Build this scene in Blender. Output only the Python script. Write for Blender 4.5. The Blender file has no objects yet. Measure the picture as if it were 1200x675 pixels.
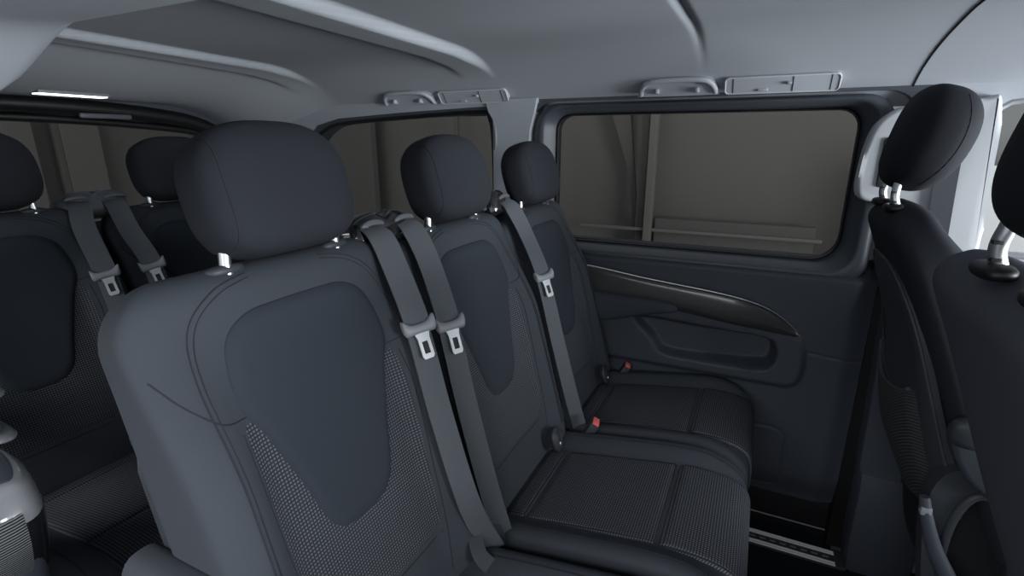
import bpy, bmesh, math, random
from mathutils import Vector, Matrix
C = bpy.context.scene.collection
R = math.radians
random.seed(4)

# ------------------------------------------------------------------ materials
def mat(name, col, rough=.6, metal=0., spec=.5, coat=0., noise=0., nscale=300., bump=0.):
    m = bpy.data.materials.new(name); m.use_nodes = True
    nt = m.node_tree; b = nt.nodes['Principled BSDF']
    b.inputs['Base Color'].default_value = (*col, 1)
    b.inputs['Roughness'].default_value = rough
    b.inputs['Metallic'].default_value = metal
    b.inputs['Specular IOR Level'].default_value = spec
    b.inputs['Coat Weight'].default_value = coat
    if noise or bump:
        tc = nt.nodes.new('ShaderNodeTexCoord'); n = nt.nodes.new('ShaderNodeTexNoise')
        n.inputs['Scale'].default_value = nscale; n.inputs['Detail'].default_value = 3
        nt.links.new(tc.outputs['Object'], n.inputs['Vector'])
        if noise:
            r = nt.nodes.new('ShaderNodeMapRange')
            r.inputs['To Min'].default_value = 1 - noise; r.inputs['To Max'].default_value = 1 + noise
            nt.links.new(n.outputs['Fac'], r.inputs['Value'])
            mx = nt.nodes.new('ShaderNodeVectorMath'); mx.operation = 'SCALE'
            mx.inputs[0].default_value = col
            nt.links.new(r.outputs['Result'], mx.inputs['Scale'])
            nt.links.new(mx.outputs['Vector'], b.inputs['Base Color'])
        if bump:
            bp = nt.nodes.new('ShaderNodeBump'); bp.inputs['Strength'].default_value = bump
            bp.inputs['Distance'].default_value = .001
            nt.links.new(n.outputs['Fac'], bp.inputs['Height'])
            nt.links.new(bp.outputs['Normal'], b.inputs['Normal'])
    return m

def woven_mat(name, dark, light, pu=.0066, pv=.0066, du=.62, dv=.5):
    m = bpy.data.materials.new(name); m.use_nodes = True
    nt = m.node_tree; N = nt.nodes; L = nt.links; b = N['Principled BSDF']
    b.inputs['Roughness'].default_value = .85; b.inputs['Specular IOR Level'].default_value = .25
    uv = N.new('ShaderNodeUVMap'); uv.uv_map = 'UVMap'
    sp = N.new('ShaderNodeSeparateXYZ'); L.new(uv.outputs['UV'], sp.inputs[0])
    def math_(op, a, c=None):
        n = N.new('ShaderNodeMath'); n.operation = op
        for i, v in enumerate((a, c)):
            if v is None: continue
            if isinstance(v, (int, float)): n.inputs[i].default_value = v
            else: L.new(v, n.inputs[i])
        return n.outputs[0]
    def tri(sock, p, duty):
        f = math_('FRACT', math_('DIVIDE', sock, p))
        d = math_('ABSOLUTE', math_('SUBTRACT', f, .5))          # 0 centre .. .5
        r = N.new('ShaderNodeMapRange'); r.interpolation_type = 'SMOOTHSTEP'
        r.inputs['From Min'].default_value = duty / 2 + .09; r.inputs['From Max'].default_value = duty / 2 - .09
        L.new(d, r.inputs['Value'])
        return r.outputs['Result']
    mk = math_('MULTIPLY', tri(sp.outputs['X'], pu, du), tri(sp.outputs['Y'], pv, dv))
    fine = tri(sp.outputs['X'], pu / 4, .6)
    mk = math_('MULTIPLY', mk, math_('ADD', math_('MULTIPLY', fine, .5), .5))
    mix = N.new('ShaderNodeMix'); mix.data_type = 'RGBA'
    mix.inputs[6].default_value = (*dark, 1); mix.inputs[7].default_value = (*light, 1)
    L.new(mk, mix.inputs[0]); L.new(mix.outputs[2], b.inputs['Base Color'])
    bp = N.new('ShaderNodeBump'); bp.inputs['Strength'].default_value = .5; bp.inputs['Distance'].default_value = .001
    L.new(mk, bp.inputs['Height']); L.new(bp.outputs['Normal'], b.inputs['Normal'])
    return m

def stripe_mat(name, dark, light, period, axis_vec, rough=.22, duty=.5, coat=1.):
    m = bpy.data.materials.new(name); m.use_nodes = True
    nt = m.node_tree; N = nt.nodes; L = nt.links; b = N['Principled BSDF']
    b.inputs['Roughness'].default_value = rough; b.inputs['Coat Weight'].default_value = coat
    b.inputs['Coat Roughness'].default_value = .12
    tc = N.new('ShaderNodeTexCoord')
    d = N.new('ShaderNodeVectorMath'); d.operation = 'DOT_PRODUCT'; d.inputs[1].default_value = axis_vec
    L.new(tc.outputs['Object'], d.inputs[0])
    s = N.new('ShaderNodeMath'); s.operation = 'DIVIDE'; s.inputs[1].default_value = period
    L.new(d.outputs['Value'], s.inputs[0])
    f = N.new('ShaderNodeMath'); f.operation = 'FRACT'; L.new(s.outputs[0], f.inputs[0])
    a = N.new('ShaderNodeMath'); a.operation = 'PINGPONG'; a.inputs[1].default_value = .5; L.new(f.outputs[0], a.inputs[0])
    r = N.new('ShaderNodeMapRange'); r.interpolation_type = 'SMOOTHSTEP'
    r.inputs['From Min'].default_value = duty / 2 - .08; r.inputs['From Max'].default_value = duty / 2 + .08
    L.new(a.outputs[0], r.inputs['Value'])
    mix = N.new('ShaderNodeMix'); mix.data_type = 'RGBA'
    mix.inputs[6].default_value = (*light, 1); mix.inputs[7].default_value = (*dark, 1)
    L.new(r.outputs['Result'], mix.inputs[0]); L.new(mix.outputs[2], b.inputs['Base Color'])
    bp = N.new('ShaderNodeBump'); bp.inputs['Strength'].default_value = .35; bp.inputs['Distance'].default_value = .0006
    L.new(r.outputs['Result'], bp.inputs['Height']); L.new(bp.outputs['Normal'], b.inputs['Normal'])
    return m

def glass_mat(name, tint, gloss=.06):
    m = bpy.data.materials.new(name); m.use_nodes = True
    nt = m.node_tree; nt.nodes.clear()
    o = nt.nodes.new('ShaderNodeOutputMaterial'); t = nt.nodes.new('ShaderNodeBsdfTransparent')
    t.inputs['Color'].default_value = (*tint, 1)
    g = nt.nodes.new('ShaderNodeBsdfGlossy'); g.inputs['Roughness'].default_value = .25
    g.inputs['Color'].default_value = (1, 1, 1, 1)
    x = nt.nodes.new('ShaderNodeMixShader'); x.inputs[0].default_value = gloss
    nt.links.new(t.outputs[0], x.inputs[1]); nt.links.new(g.outputs[0], x.inputs[2]); nt.links.new(x.outputs[0], o.inputs[0])
    return m

def emit_mat(name, col, s):
    m = bpy.data.materials.new(name); m.use_nodes = True
    b = m.node_tree.nodes['Principled BSDF']
    b.inputs['Base Color'].default_value = (*col, 1)
    b.inputs['Emission Color'].default_value = (*col, 1); b.inputs['Emission Strength'].default_value = s
    return m

M = dict(
    cloth=mat('charcoal_cloth', (.043, .049, .060), .82, spec=.3, noise=.10, nscale=900, bump=.25),
    shield=mat('slate_cloth', (.032, .038, .049), .86, spec=.22, noise=.08, nscale=1200, bump=.2),
    head=mat('headrest_cloth', (.021, .023, .030), .85, spec=.25, noise=.10, nscale=900, bump=.25),
    woven=woven_mat('dotted_woven_cloth', (.025, .028, .035), (.165, .175, .20), .0058, .0058),
    woven_seat=woven_mat('ribbed_woven_cloth', (.020, .022, .029), (.15, .155, .18), .0062, .0058, .6, .56),
    seam=mat('seam_shadow_thread', (.018, .02, .026), .9),
    plastic=mat('dark_grained_plastic', (.035, .039, .047), .5, spec=.45, noise=.08, nscale=700, bump=.3),
    doorp=mat('door_panel_plastic', (.046, .053, .068), .55, spec=.4, noise=.08, nscale=600, bump=.3),
    black=mat('matt_black', (.008, .008, .010), .6),
    rubber=mat('black_rubber', (.006, .006, .007), .45),
    piano=mat('gloss_black', (.012, .012, .014), .12, coat=1.),
    belt=mat('grey_belt_webbing', (.085, .092, .105), .7, spec=.3, noise=.08, nscale=1500, bump=.25),
    beltdark=mat('dark_belt_webbing', (.05, .055, .066), .75, spec=.3),
    greyp=mat('grey_plastic', (.24, .25, .275), .42),
    lip=mat('lip_plastic', (.16, .165, .18), .4),
    guide=mat('guide_plastic', (.10, .105, .12), .4),
    lightp=mat('light_grey_plastic', (.50, .515, .54), .5, noise=.03, nscale=500),
    chrome=mat('satin_chrome', (.70, .71, .73), .33, metal=1.),
    steel=mat('brushed_steel', (.85, .86, .88), .5, metal=0.),
    liner=mat('grey_headliner', (.40, .42, .46), .92, spec=.15, noise=.05, nscale=500, bump=.3),
    linerp=mat('grey_roof_plastic', (.39, .41, .45), .6, spec=.35),
    frame=mat('dark_window_surround', (.055, .062, .078), .45, spec=.5),
    carpet=mat('dark_carpet', (.012, .014, .020), .95, spec=.1, noise=.3, nscale=400, bump=.6),
    red=mat('red_button', (.85, .16, .15), .45),
    pin=stripe_mat('pinstripe_gloss_trim', (.008, .008, .009), (.05, .05, .054), .0042, (.35, 0, .94), rough=.30, coat=.45),
    pin2=stripe_mat('pinstripe_gloss_trim_coarse', (.010, .010, .012), (.16, .165, .175), .0032, (.75, 0, .66), rough=.2),
    tint=glass_mat('dark_tinted_glass', (.66, .65, .635), .003),
    clear=glass_mat('clear_glass', (.96, .97, .97), .02),
    silverg=mat('silver_gloss', (.20, .205, .22), .25, coat=1.),
    lamp=emit_mat('lamp_lens', (.85, .92, 1.), 2.5),
    studio=mat('studio_wall_paint', (.090, .0885, .087), .9, noise=.04, nscale=1.5),
    studio2=mat('studio_panel_dark', (.072, .071, .070), .9),
    studio3=mat('studio_panel_light', (.105, .104, .102), .9),
    studio4=mat('studio_white_panel', (.30, .30, .30), .9),
    ground=mat('studio_floor', (.33, .33, .33), .8),
)

# ------------------------------------------------------------------ helpers
def link(o, parent=None):
    C.objects.link(o)
    if parent is not None: o.parent = parent
    return o

def mk(name, verts, faces, m, parent=None, smooth=True, uvs=None, loc=None, sharp=40, fix=True):
    me = bpy.data.meshes.new(name)
    me.from_pydata([tuple(v) for v in verts], [], faces)
    if uvs is not None:
        l = me.uv_layers.new(name='UVMap')
        for lp in me.loops: l.data[lp.index].uv = uvs[lp.vertex_index]
    if fix:
        bm = bmesh.new(); bm.from_mesh(me)
        bmesh.ops.recalc_face_normals(bm, faces=bm.faces[:]); bm.to_mesh(me); bm.free()
    if smooth:
        for p in me.polygons: p.use_smooth = True
        me.set_sharp_from_angle(angle=R(sharp))
    me.materials.append(m)
    o = bpy.data.objects.new(name, me)
    if loc is not None: o.location = loc
    return link(o, parent)

def tag(o, label=None, cat=None, group=None, kind=None):
    if label: o['label'] = label
    if cat: o['category'] = cat
    if group: o['group'] = group
    if kind: o['kind'] = kind
    return o

def empty(name, loc):
    o = bpy.data.objects.new(name, None); o.location = loc; o.empty_display_size = .05
    return link(o)

class MB:                                           # collects pieces of ONE mesh
    def __init__(s): s.v = []; s.f = []; s.u = []
    def add(s, v, f, u=None):
        k = len(s.v); s.v += [tuple(p) for p in v]; s.f += [tuple(i + k for i in q) for q in f]
        s.u += u if u else [(0, 0)] * len(v)
    def build(s, name, m, parent=None, off=(0, 0, 0), **k):
        v = [(p[0] - off[0], p[1] - off[1], p[2] - off[2]) for p in s.v]
        return mk(name, v, s.f, m, parent, uvs=s.u, **k)

def grid_faces(nr, nc, closed_c=False, closed_r=False, base=0):
    f = []
    for i in range(nr if closed_r else nr - 1):
        for j in range(nc if closed_c else nc - 1):
            a = i * nc + j; b = i * nc + (j + 1) % nc
            c = ((i + 1) % nr) * nc + (j + 1) % nc; d = ((i + 1) % nr) * nc + j
            f.append((base + a, base + b, base + c, base + d))
    return f

def loft(rings, caps=True):
    n = len(rings[0]); v = [p for r in rings for p in r]
    f = grid_faces(len(rings), n, closed_c=True)
    if caps: f += [tuple(range(n))[::-1], tuple(range((len(rings) - 1) * n, len(rings) * n))]
    return v, f

def cr(pts, n, closed=False):                        # Catmull-Rom
    P = [Vector(p) for p in pts]; N = len(P); out = []
    for i in range(N if closed else N - 1):
        if closed: a, b, c, d = P[i - 1], P[i], P[(i + 1) % N], P[(i + 2) % N]
        else: a, b, c, d = P[max(i - 1, 0)], P[i], P[i + 1], P[min(i + 2, N - 1)]
        for k in range(n):
            t = k / n
            out.append(.5 * (2 * b + (c - a) * t + (2 * a - 5 * b + 4 * c - d) * t * t + (3 * b - a - 3 * c + d) * t ** 3))
    if not closed: out.append(P[-1])
    return out

def tube(pts, r, seg=8, closed=False, rfun=None):
    P = [Vector(p) for p in pts]; n = len(P); rings = []
    up = None
    for i in range(n):
        if closed: t = P[(i + 1) % n] - P[i - 1]
        else: t = P[min(i + 1, n - 1)] - P[max(i - 1, 0)]
        t.normalize()
        if up is None:
            up = Vector((0, 0, 1)) if abs(t.z) < .9 else Vector((1, 0, 0))
        up = (up - t * up.dot(t)).normalized(); s = t.cross(up)
        rr = rfun(i / (n - 1)) if rfun else r
        rings.append([P[i] + (up * math.cos(a) + s * math.sin(a)) * rr for a in [2 * math.pi * k / seg for k in range(seg)]])
    if closed:
        v = [p for q in rings for p in q]; return v, grid_faces(n, seg, True, True)
    return loft(rings)

def box(cx, cy, cz, sx, sy, sz, bev=.004, seg=2):
    bm = bmesh.new(); bmesh.ops.create_cube(bm, size=1)
    for v in bm.verts: v.co = Vector((cx + v.co.x * sx, cy + v.co.y * sy, cz + v.co.z * sz))
    if bev: bmesh.ops.bevel(bm, geom=bm.edges[:], offset=min(bev, min(sx, sy, sz) * .49), segments=seg, affect='EDGES', profile=.6)
    bm.verts.index_update()
    v = [tuple(x.co) for x in bm.verts]; f = [tuple(x.index for x in q.verts) for q in bm.faces]; bm.free()
    return v, f

def prism(outline, mapfn, d0, d1, bev=0., holes=()):
    """extrude a 2D outline (with holes) between depth d0 and d1; mapfn(a,b,d)->xyz; bevelled at the d0 face"""
    bm = bmesh.new()
    loops = [outline] + list(holes)
    es = []
    for lp in loops:
        vs = [bm.verts.new((p[0], p[1], 0)) for p in lp]
        es += [bm.edges.new((vs[i], vs[(i + 1) % len(vs)])) for i in range(len(vs))]
    if holes: bmesh.ops.triangle_fill(bm, use_beauty=True, use_dissolve=False, edges=es)
    else: bm.faces.new([v for v in bm.verts])
    fs = bm.faces[:]
    r = bmesh.ops.extrude_face_region(bm, geom=fs)
    top = [g for g in r['geom'] if isinstance(g, bmesh.types.BMVert)]
    for v in top: v.co.z = 1
    if bev:
        topset = set(top)
        ed = [e for e in bm.edges if e.verts[0] not in topset and e.verts[1] not in topset and any(len([v for v in f.verts if v in topset]) for f in e.link_faces)]
        bmesh.ops.bevel(bm, geom=ed, offset=bev, segments=3, affect='EDGES', profile=.5)
    bm.verts.index_update()
    out = []
    for v in bm.verts: out.append(mapfn(v.co.x, v.co.y, d0 + (d1 - d0) * v.co.z if not bev else d0 + (v.co.z if abs(v.co.z - 1) > 1e-6 else (d1 - d0))))
    f = [tuple(x.index for x in q.verts) for q in bm.faces]; bm.free()
    return out, f

def rrect(x0, x1, z0, z1, r, n=8):
    if not isinstance(r, (tuple, list)): r = (r,) * 4       # bl, br, tr, tl
    o = []
    for (cx, cz, rr, a0) in ((x0 + r[0], z0 + r[0], r[0], 180), (x1 - r[1], z0 + r[1], r[1], 270), (x1 - r[2], z1 - r[2], r[2], 0), (x0 + r[3], z1 - r[3], r[3], 90)):
        for k in range(n + 1):
            a = R(a0 + 90 * k / n); o.append((cx + rr * math.cos(a), cz + rr * math.sin(a)))
    return o

def sst(a, b, x):
    t = max(0., min(1., (x - a) / (b - a))); return t * t * (3 - 2 * t)

def sgnpow(c, e): return math.copysign(abs(c) ** e, c)

def sel(b, n):                                        # unit superellipse point at polar angle b
    c, q = math.cos(b), math.sin(b); r = (abs(c) ** n + abs(q) ** n) ** (-1 / n)
    return c * r, q * r

def superellipsoid(hx, hy, hz, e1, e2, nu=28, nv=18, shape=None):
    rings = []
    for i in range(1, nv):
        a = -math.pi / 2 + math.pi * i / nv; r = []
        for j in range(nu):
            b = 2 * math.pi * j / nu
            p = Vector((hx * sgnpow(math.cos(a), e1) * sgnpow(math.cos(b), e2), hy * sgnpow(math.cos(a), e1) * sgnpow(math.sin(b), e2), hz * sgnpow(math.sin(a), e1)))
            r.append(shape(p) if shape else p)
        rings.append(r)
    return loft(rings)

# ------------------------------------------------------------------ seats (backrest plane coordinates u lateral, v up the back, w forward)
class SeatFrame:
    def __init__(s, x0, z0, rec, origin):
        s.x0, s.z0 = x0, z0; a = R(rec)
        s.N = (math.cos(a), math.sin(a)); s.V = (-math.sin(a), math.cos(a)); s.o = origin
    def S(s, u, v, w):
        return (s.x0 + s.V[0] * v + s.N[0] * w - s.o[0], u - s.o[1], s.z0 + s.V[1] * v + s.N[1] * w - s.o[2])

class Back:
    def __init__(s, W=.256, H=.76, T=.125, rc=.085, bol=.045, n=4.5, waist=.012, v0=-.06, tw=.0):
        s.W, s.H, s.T, s.rc, s.bol, s.n, s.waist, s.v0, s.tw = W, H, T, rc, bol, n, waist, v0, tw
    def halfw(s, v):
        w = s.W - s.waist * sst(.45, .05, v) - s.tw * sst(.3, s.H, v)
        k = s.H - s.rc
        if v > k: w = w - s.rc + math.sqrt(max(0, s.rc ** 2 - (v - k) ** 2))
        return w
    def thick(s, v):
        t = s.T * (1 - .22 * sst(.1, .7, v)); rt = .045; k = s.H - rt
        if v > k: t = t - 2 * rt + 2 * math.sqrt(max(0, rt ** 2 - (v - k) ** 2))
        return t
    def mid(s, v): return -s.T / 2 * (1 - .22 * sst(.1, .7, v)) + .005
    def bump(s, u, v):
        return s.bol * sst(.70, .44, v) * sst(-.05, .08, v) * sst(.52, .80, abs(u) / s.W) + .010 * sst(.70, .5, v) * sst(.0, .15, v) * math.cos(min(1, abs(u) / .16) * math.pi) * -.4
    def front(s, u, v):
        q = min(1, abs(u) / max(1e-4, s.halfw(v)))
        return s.mid(v) + s.thick(v) / 2 * (1 - q ** s.n) ** (1 / s.n) + s.bump(u, v)
    def body(s, F, seg=96, rows=44):
        vs = [s.v0 + (s.H - .10 - s.v0) * i / (rows - 12) for i in range(rows - 12)]
        vs += [s.H - .10 + .10 * math.sin(math.pi / 2 * i / 11) * .9995 for i in range(12)]
        rings = []
        for v in vs:
            W, T, m = s.halfw(v), s.thick(v), s.mid(v); r = []
            for k in range(seg):
                a = 2 * math.pi * (k + .5) / seg
                qa, qb = sel(a, s.n); u = W * qa; w = T / 2 * qb
                fr = sst(-.02, .03, w)
                r.append(F.S(u, v, m + w + s.bump(u, v) * fr))
            rings.append(r)
        return loft(rings)

def densify(o, n):                                    # resample closed outline to n points by arc length
    P = [Vector((p[0], p[1], 0)) for p in o]; L = [0]
    for i in range(len(P)): L.append(L[-1] + (P[(i + 1) % len(P)] - P[i]).length)
    out = []
    for k in range(n):
        d = L[-1] * k / n; i = max(j for j in range(len(P)) if L[j] <= d)
        t = (d - L[i]) / max(1e-9, L[i + 1] - L[i]); q = P[i].lerp(P[(i + 1) % len(P)], t); out.append((q.x, q.y))
    return out

def star_panel(outline, mapfn, hin, hedge, n=120, centre=None, solid=.012):
    o = densify(outline, n)
    c = centre or (sum(p[0] for p in o) / n, sum(p[1] for p in o) / n)
    ts = [1, 1, .985, .96, .92, .86, .78, .69, .6, .5, .4, .3, .2, .1]
    v, uv = [], []
    for k, t in enumerate(ts):
        e = 1 - t
        h = -solid if k == 0 else hedge + (hin - hedge) * sst(0, .10, e) ** .6
        for p in o:
            a, b = c[0] + (p[0] - c[0]) * t, c[1] + (p[1] - c[1]) * t
            v.append(mapfn(a, b, h)); uv.append((a, b))
    f = grid_faces(len(ts), n, True)
    v.append(mapfn(c[0], c[1], hin)); uv.append(c); L = len(v) - 1; base = (len(ts) - 1) * n
    f += [(base + j, base + (j + 1) % n, L) for j in range(n)]
    return v, f, uv

def mirror(pts): return pts + [(-p[0], p[1]) for p in pts[::-1]]
SHIELD = [(p.x, p.y) for p in cr(mirror([(.045, .690), (.095, .686), (.135, .662), (.152, .615), (.153, .56), (.134, .51), (.114, .45), (.098, .40), (.086, .355), (.073, .322), (.050, .299), (.018, .293)]), 6, True)]
WOVEN = [(p.x, p.y) for p in cr(mirror([(.06, .50), (.11, .53), (.150, .548), (.165, .530), (.169, .47), (.167, .38), (.163, .28), (.158, .19), (.148, .158), (.10, .150), (.04, .148)]), 5, True)]

def seam_tube(F, B, pts, r=.0011, lift=.0001, n=8):
    q = cr([(p[0], p[1], 0) for p in pts], n)
    return tube([F.S(p.x, p.y, B.front(p.x, p.y) + lift) for p in q], r, 6)

def copy_tree(o, parent=None, loc=None):
    c = o.copy(); C.objects.link(c)
    if parent is not None: c.parent = parent
    if loc is not None: c.location = loc
    for ch in [x for x in o.children]: copy_tree(ch, c)
    return c

CX = -.25
def make_seat():
    org = (CX, 0, -.12)
    F = SeatFrame(-.47, .42, 16, org); B = Back()
    root = empty('passenger_seat', (CX, 0, -.12))
    v, f = B.body(F); back = mk('backrest', v, f, M['cloth'], root, sharp=60)
    v, f, uv = star_panel(WOVEN, lambda a, b, h: F.S(a, b, B.front(a, b) + h), .0022, -.0012, centre=(0, .33))
    mk('woven_panel', v, f, M['woven'], back, uvs=uv, sharp=70)
    v, f, uv = star_panel(SHIELD, lambda a, b, h: F.S(a, b, B.front(a, b) + h), .0085, .0005, centre=(0, .52))
    mk('centre_panel', v, f, M['shield'], back, uvs=uv, sharp=70)
    m = MB()
    for s in (-1, 1):
        m.add(*seam_tube(F, B, [(s * .07, .742), (s * .13, .728), (s * .178, .69), (s * .197, .62), (s * .203, .5), (s * .205, .3), (s * .202, .1)]))
        m.add(*seam_tube(F, B, [(s * .07, .735), (s * .126, .721), (s * .171, .685), (s * .190, .618), (s * .196, .5), (s * .198, .3), (s * .195, .1)], .0009))
        m.add(*seam_tube(F, B, [(s * .150, .548), (s * .19, .556), (s * .222, .595), (s * .243, .64)], .0011))
        m.add(*seam_tube(F, B, [(s * .168, .53), (s * .1715, .47), (s * .1695, .38), (s * .165, .28), (s * .160, .17), (s * .150, .06)], .0011))
    m.add(*seam_tube(F, B, [(-.15, .147), (-.08, .143), (0, .142), (.08, .143), (.15, .147)], .0012))
    m.build('stitching', M['seam'], back)
    # rear plastic shell
    rings = []
    for i in range(24):
        vv = -.05 + .69 * i / 23; W = B.halfw(vv) * .965 * (1 - .35 * sst(.50, .64, vv) ** 2); r = []
        for k in range(33):
            a = -1 + 2 * k / 32; w = B.mid(vv) - B.thick(vv) / 2 - .014 * (1 - abs(a) ** 4) * sst(.64, .56, vv)
            r.append(F.S(W * a, vv, w - .002))
        for k in range(33):
            a = 1 - 2 * k / 32; r.append(F.S(W * a, vv, B.mid(vv) - B.thick(vv) / 2 + .02))
        rings.append(r)
    mk('backrest_shell', *loft(rings), M['plastic'], root)
    # headrest
    hc = (.0, .853, .006)
    def hshape(p):
        b = p.z / .105
        return Vector((p.x * (1 - .05 * max(0, -b) ** 2 - .09 * max(0, b) ** 2), p.y * (1 - .10 * b * b * (1 if b > 0 else .5)) + .0, p.z + .006 * math.cos(p.x / .135 * 1.5)))
    vv, ff = superellipsoid(.137, .064, .102, .60, .62, 64, 36, hshape)
    hv = [F.S(hc[0] + p[0], hc[1] + p[2], hc[2] + p[1]) for p in vv]
    head = mk('headrest', hv, ff, M['head'], root, sharp=80)
    for s in (-1, 1):
        x0 = .115; lim = (1 - (x0 / .137) ** (2 / .62)) ** (.62 / .60); zm = .102 * lim ** (.60 / 2) * .999
        pts = []
        for k in range(64):
            a = 2 * math.pi * k / 64; z = zm * math.sin(a)
            q = (1 - abs(z / .102) ** (2 / .60)) ** (.60 / .62) - (x0 / .137) ** (2 / .62)
            p = hshape(Vector((s * x0, math.copysign(.064 * max(0, q) ** (.62 / 2), math.cos(a)), z)))
            pts.append(F.S(hc[0] + p.x, hc[1] + p.z, hc[2] + p.y))
        mk('headrest_seam', *tube(pts, .0011, 6, True), M['seam'], head)
    for s in (-1, 1):
        v, f = tube([F.S(s * .108, .70, -.02), F.S(s * .108, .76, -.012), F.S(s * .104, .80, -.002)], .0085, 14)
        mk('headrest_post', v, f, M['chrome'], head, sharp=50)
        vv2, ff2 = superellipsoid(.030, .016, .009, .7, .8, 24, 10)
        mk('post_collar', [F.S(s * .108 + p[0], .752 + p[2], -.020 + p[1]) for p in vv2], ff2, M['plastic'], head)
    # cushion: ring in x-z lofted across y
    def cush_top(x, y):
        q = abs(y) / .25
        z = .474 + .026 * sst(.58, .84, q) * sst(.08, -.06, x) + .038 * sst(-.42, -.05, x) - .010 * sst(-.30, -.46, x)
        return z
    def ring_pt(y, a, inset=0., h=0.):
        x0, x1, z0 = -.52 + inset * .3, .062 - inset, .20 + inset
        cx, hx = (x0 + x1) / 2, (x1 - x0) / 2
        c, s_ = sel(math.atan2(math.sin(a) * .5, math.cos(a)), 6)
        x = cx + (hx + h) * c
        zt = cush_top(min(x, .06), y) - inset
        cz, hz = (zt + z0) / 2, (zt - z0) / 2
        z = cz + (hz + h) * s_
        x -= .035 * sst(.40, .22, z) * sst(-.1, .06, x)                 # front face leans back
        return (x - CX, y, z + .12)
    rings = []; seg = 88
    ys = []
    er = .035
    for k in range(9):
        t = math.pi / 2 * k / 8; ys.append((-.25 + er * (1 - math.sin(t)), er * (1 - math.cos(t)) if False else er * (1 - math.sin(t))))
    left = [(-.25 + er * (1 - math.cos(math.pi / 2 * k / 8)), er * (1 - math.sin(math.pi / 2 * k / 8))) for k in range(9)]
    mids = [(-.215 + .43 * k / 28, 0) for k in range(1, 28)]
    allr = left + mids + [(-y, i) for y, i in left[::-1]]
    for y, ins in allr:
        rings.append([ring_pt(y, 2 * math.pi * (k + .5) / seg, ins) for k in range(seg)])
    cush = mk('cushion', *loft(rings), M['cloth'], root, sharp=60)
    # woven panels over the cushion, parametrised by arc length along the y=0 ring
    arc = [(0., 0.)]; N = 900
    A0, A1 = math.pi * .92, -math.pi * .22
    prev = Vector(ring_pt(0, A0)); s_acc = 0; tab = [(0., A0)]
    for i in range(1, N + 1):
        a = A0 + (A1 - A0) * i / N; p = Vector(ring_pt(0, a)); s_acc += (p - prev).length; prev = p; tab.append((s_acc, a))
    def ang(s):
        lo, hi = 0, N
        while hi - lo > 1:
            k = (lo + hi) // 2
            if tab[k][0] <= s: lo = k
            else: hi = k
        t = (s - tab[lo][0]) / max(1e-9, tab[hi][0] - tab[lo][0])
        return tab[lo][1] + (tab[hi][1] - tab[lo][1]) * t
    def s_at_x(x):                                   # arc length where the top reaches world x
        for sa, a in tab:
            if ring_pt(0, a)[0] + CX >= x: return sa
        return s_acc
    def cpanel(name, s0, s1, puff, hw0, hw1, nr=26):
        nc = 40; v, uv = [], []
        for i in range(nr):
            t = i / (nr - 1); s = s0 + (s1 - s0) * t; a = ang(s); hw = hw0 + (hw1 - hw0) * t
            es = min(t, 1 - t) * (s1 - s0)
            for j in range(nc):
                q = -1 + 2 * j / (nc - 1); y = hw * q
                e = min(es, hw * (1 - abs(q)))
                h = -.003 + (puff + .003) * sst(0, .009, e) ** .6
                v.append(ring_pt(y, a, 0, h)); uv.append((y, s))
        f = grid_faces(nr, nc)
        # turn it into a closed pad
        k = len(v)
        for i in range(nr):
            s = s0 + (s1 - s0) * i / (nr - 1); a = ang(s); hw = hw0 + (hw1 - hw0) * i / (nr - 1)
            for j in range(nc): y = hw * (-1 + 2 * j / (nc - 1)); v.append(ring_pt(y, a, 0, -.012)); uv.append((y, s))
        f += [tuple(x + k for x in q[::-1]) for q in grid_faces(nr, nc)]
        per = [j for j in range(nc)] + [i * nc + nc - 1 for i in range(1, nr)] + [(nr - 1) * nc + j for j in range(nc - 2, -1, -1)] + [i * nc for i in range(nr - 2, 0, -1)]
        f += [(per[i], per[(i + 1) % len(per)], per[(i + 1) % len(per)] + k, per[i] + k) for i in range(len(per))]
        mk(name, v, f, M['woven_seat'], cush, uvs=uv, sharp=75)
    sA, sB, sC, sD = s_at_x(-.470), s_at_x(-.418), s_at_x(-.112), s_acc * .985
    cpanel('woven_roll', sA, sB, .005, .150, .151, 12)
    cpanel('woven_seat_panel', sB + .001, sC, .006, .151, .158)
    cpanel('woven_front_panel', sC + .001, sD, .009, .158, .170, 40)
    # side seams of the cushion
    for s in (-1, 1):
        pts = [ring_pt(s * .205, ang(sB + (sD - sB) * k / 30), 0, .0006) for k in range(31)]
        mk('cushion_seam', *tube(pts, .0011, 6), M['seam'], cush)
    # base
    m = MB()
    m.add(*box(-.24 - CX, 0, .045 + .12, .40, .36, .33, .02)); m.add(*box(-.24 - CX, -.15, -.10 + .12, .50, .05, .035, .008)); m.add(*box(-.24 - CX, .15, -.10 + .12, .50, .05, .035, .008))
    m.build('seat_base', M['black'], root)
    # child seat anchor covers at the backrest foot
    for s in (1,):
        c0 = (.142, .075); w0 = .030
        pts = [F.S(c0[0] + .022 * math.cos(2 * math.pi * k / 24), c0[1] + .030 * math.sin(2 * math.pi * k / 24), w0 + .012) for k in range(24)]
        t = mk('anchor_cover', *tube(pts, .0075, 10, True), M['plastic'], root)
        vv2, ff2 = superellipsoid(.024, .016, .032, .8, .9, 20, 12)
        mk('cover_plug', [F.S(c0[0] + p[0], c0[1] + p[2], w0 + .006 + p[1]) for p in vv2], ff2, M['plastic'], t)
        mk('latch_eye', [F.S(c0[0] + p[0] * .3, c0[1] - .014 + p[2] * .25, w0 + .016 + p[1] * .5) for p in vv2], ff2, M['chrome'], t)
    return root

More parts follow.
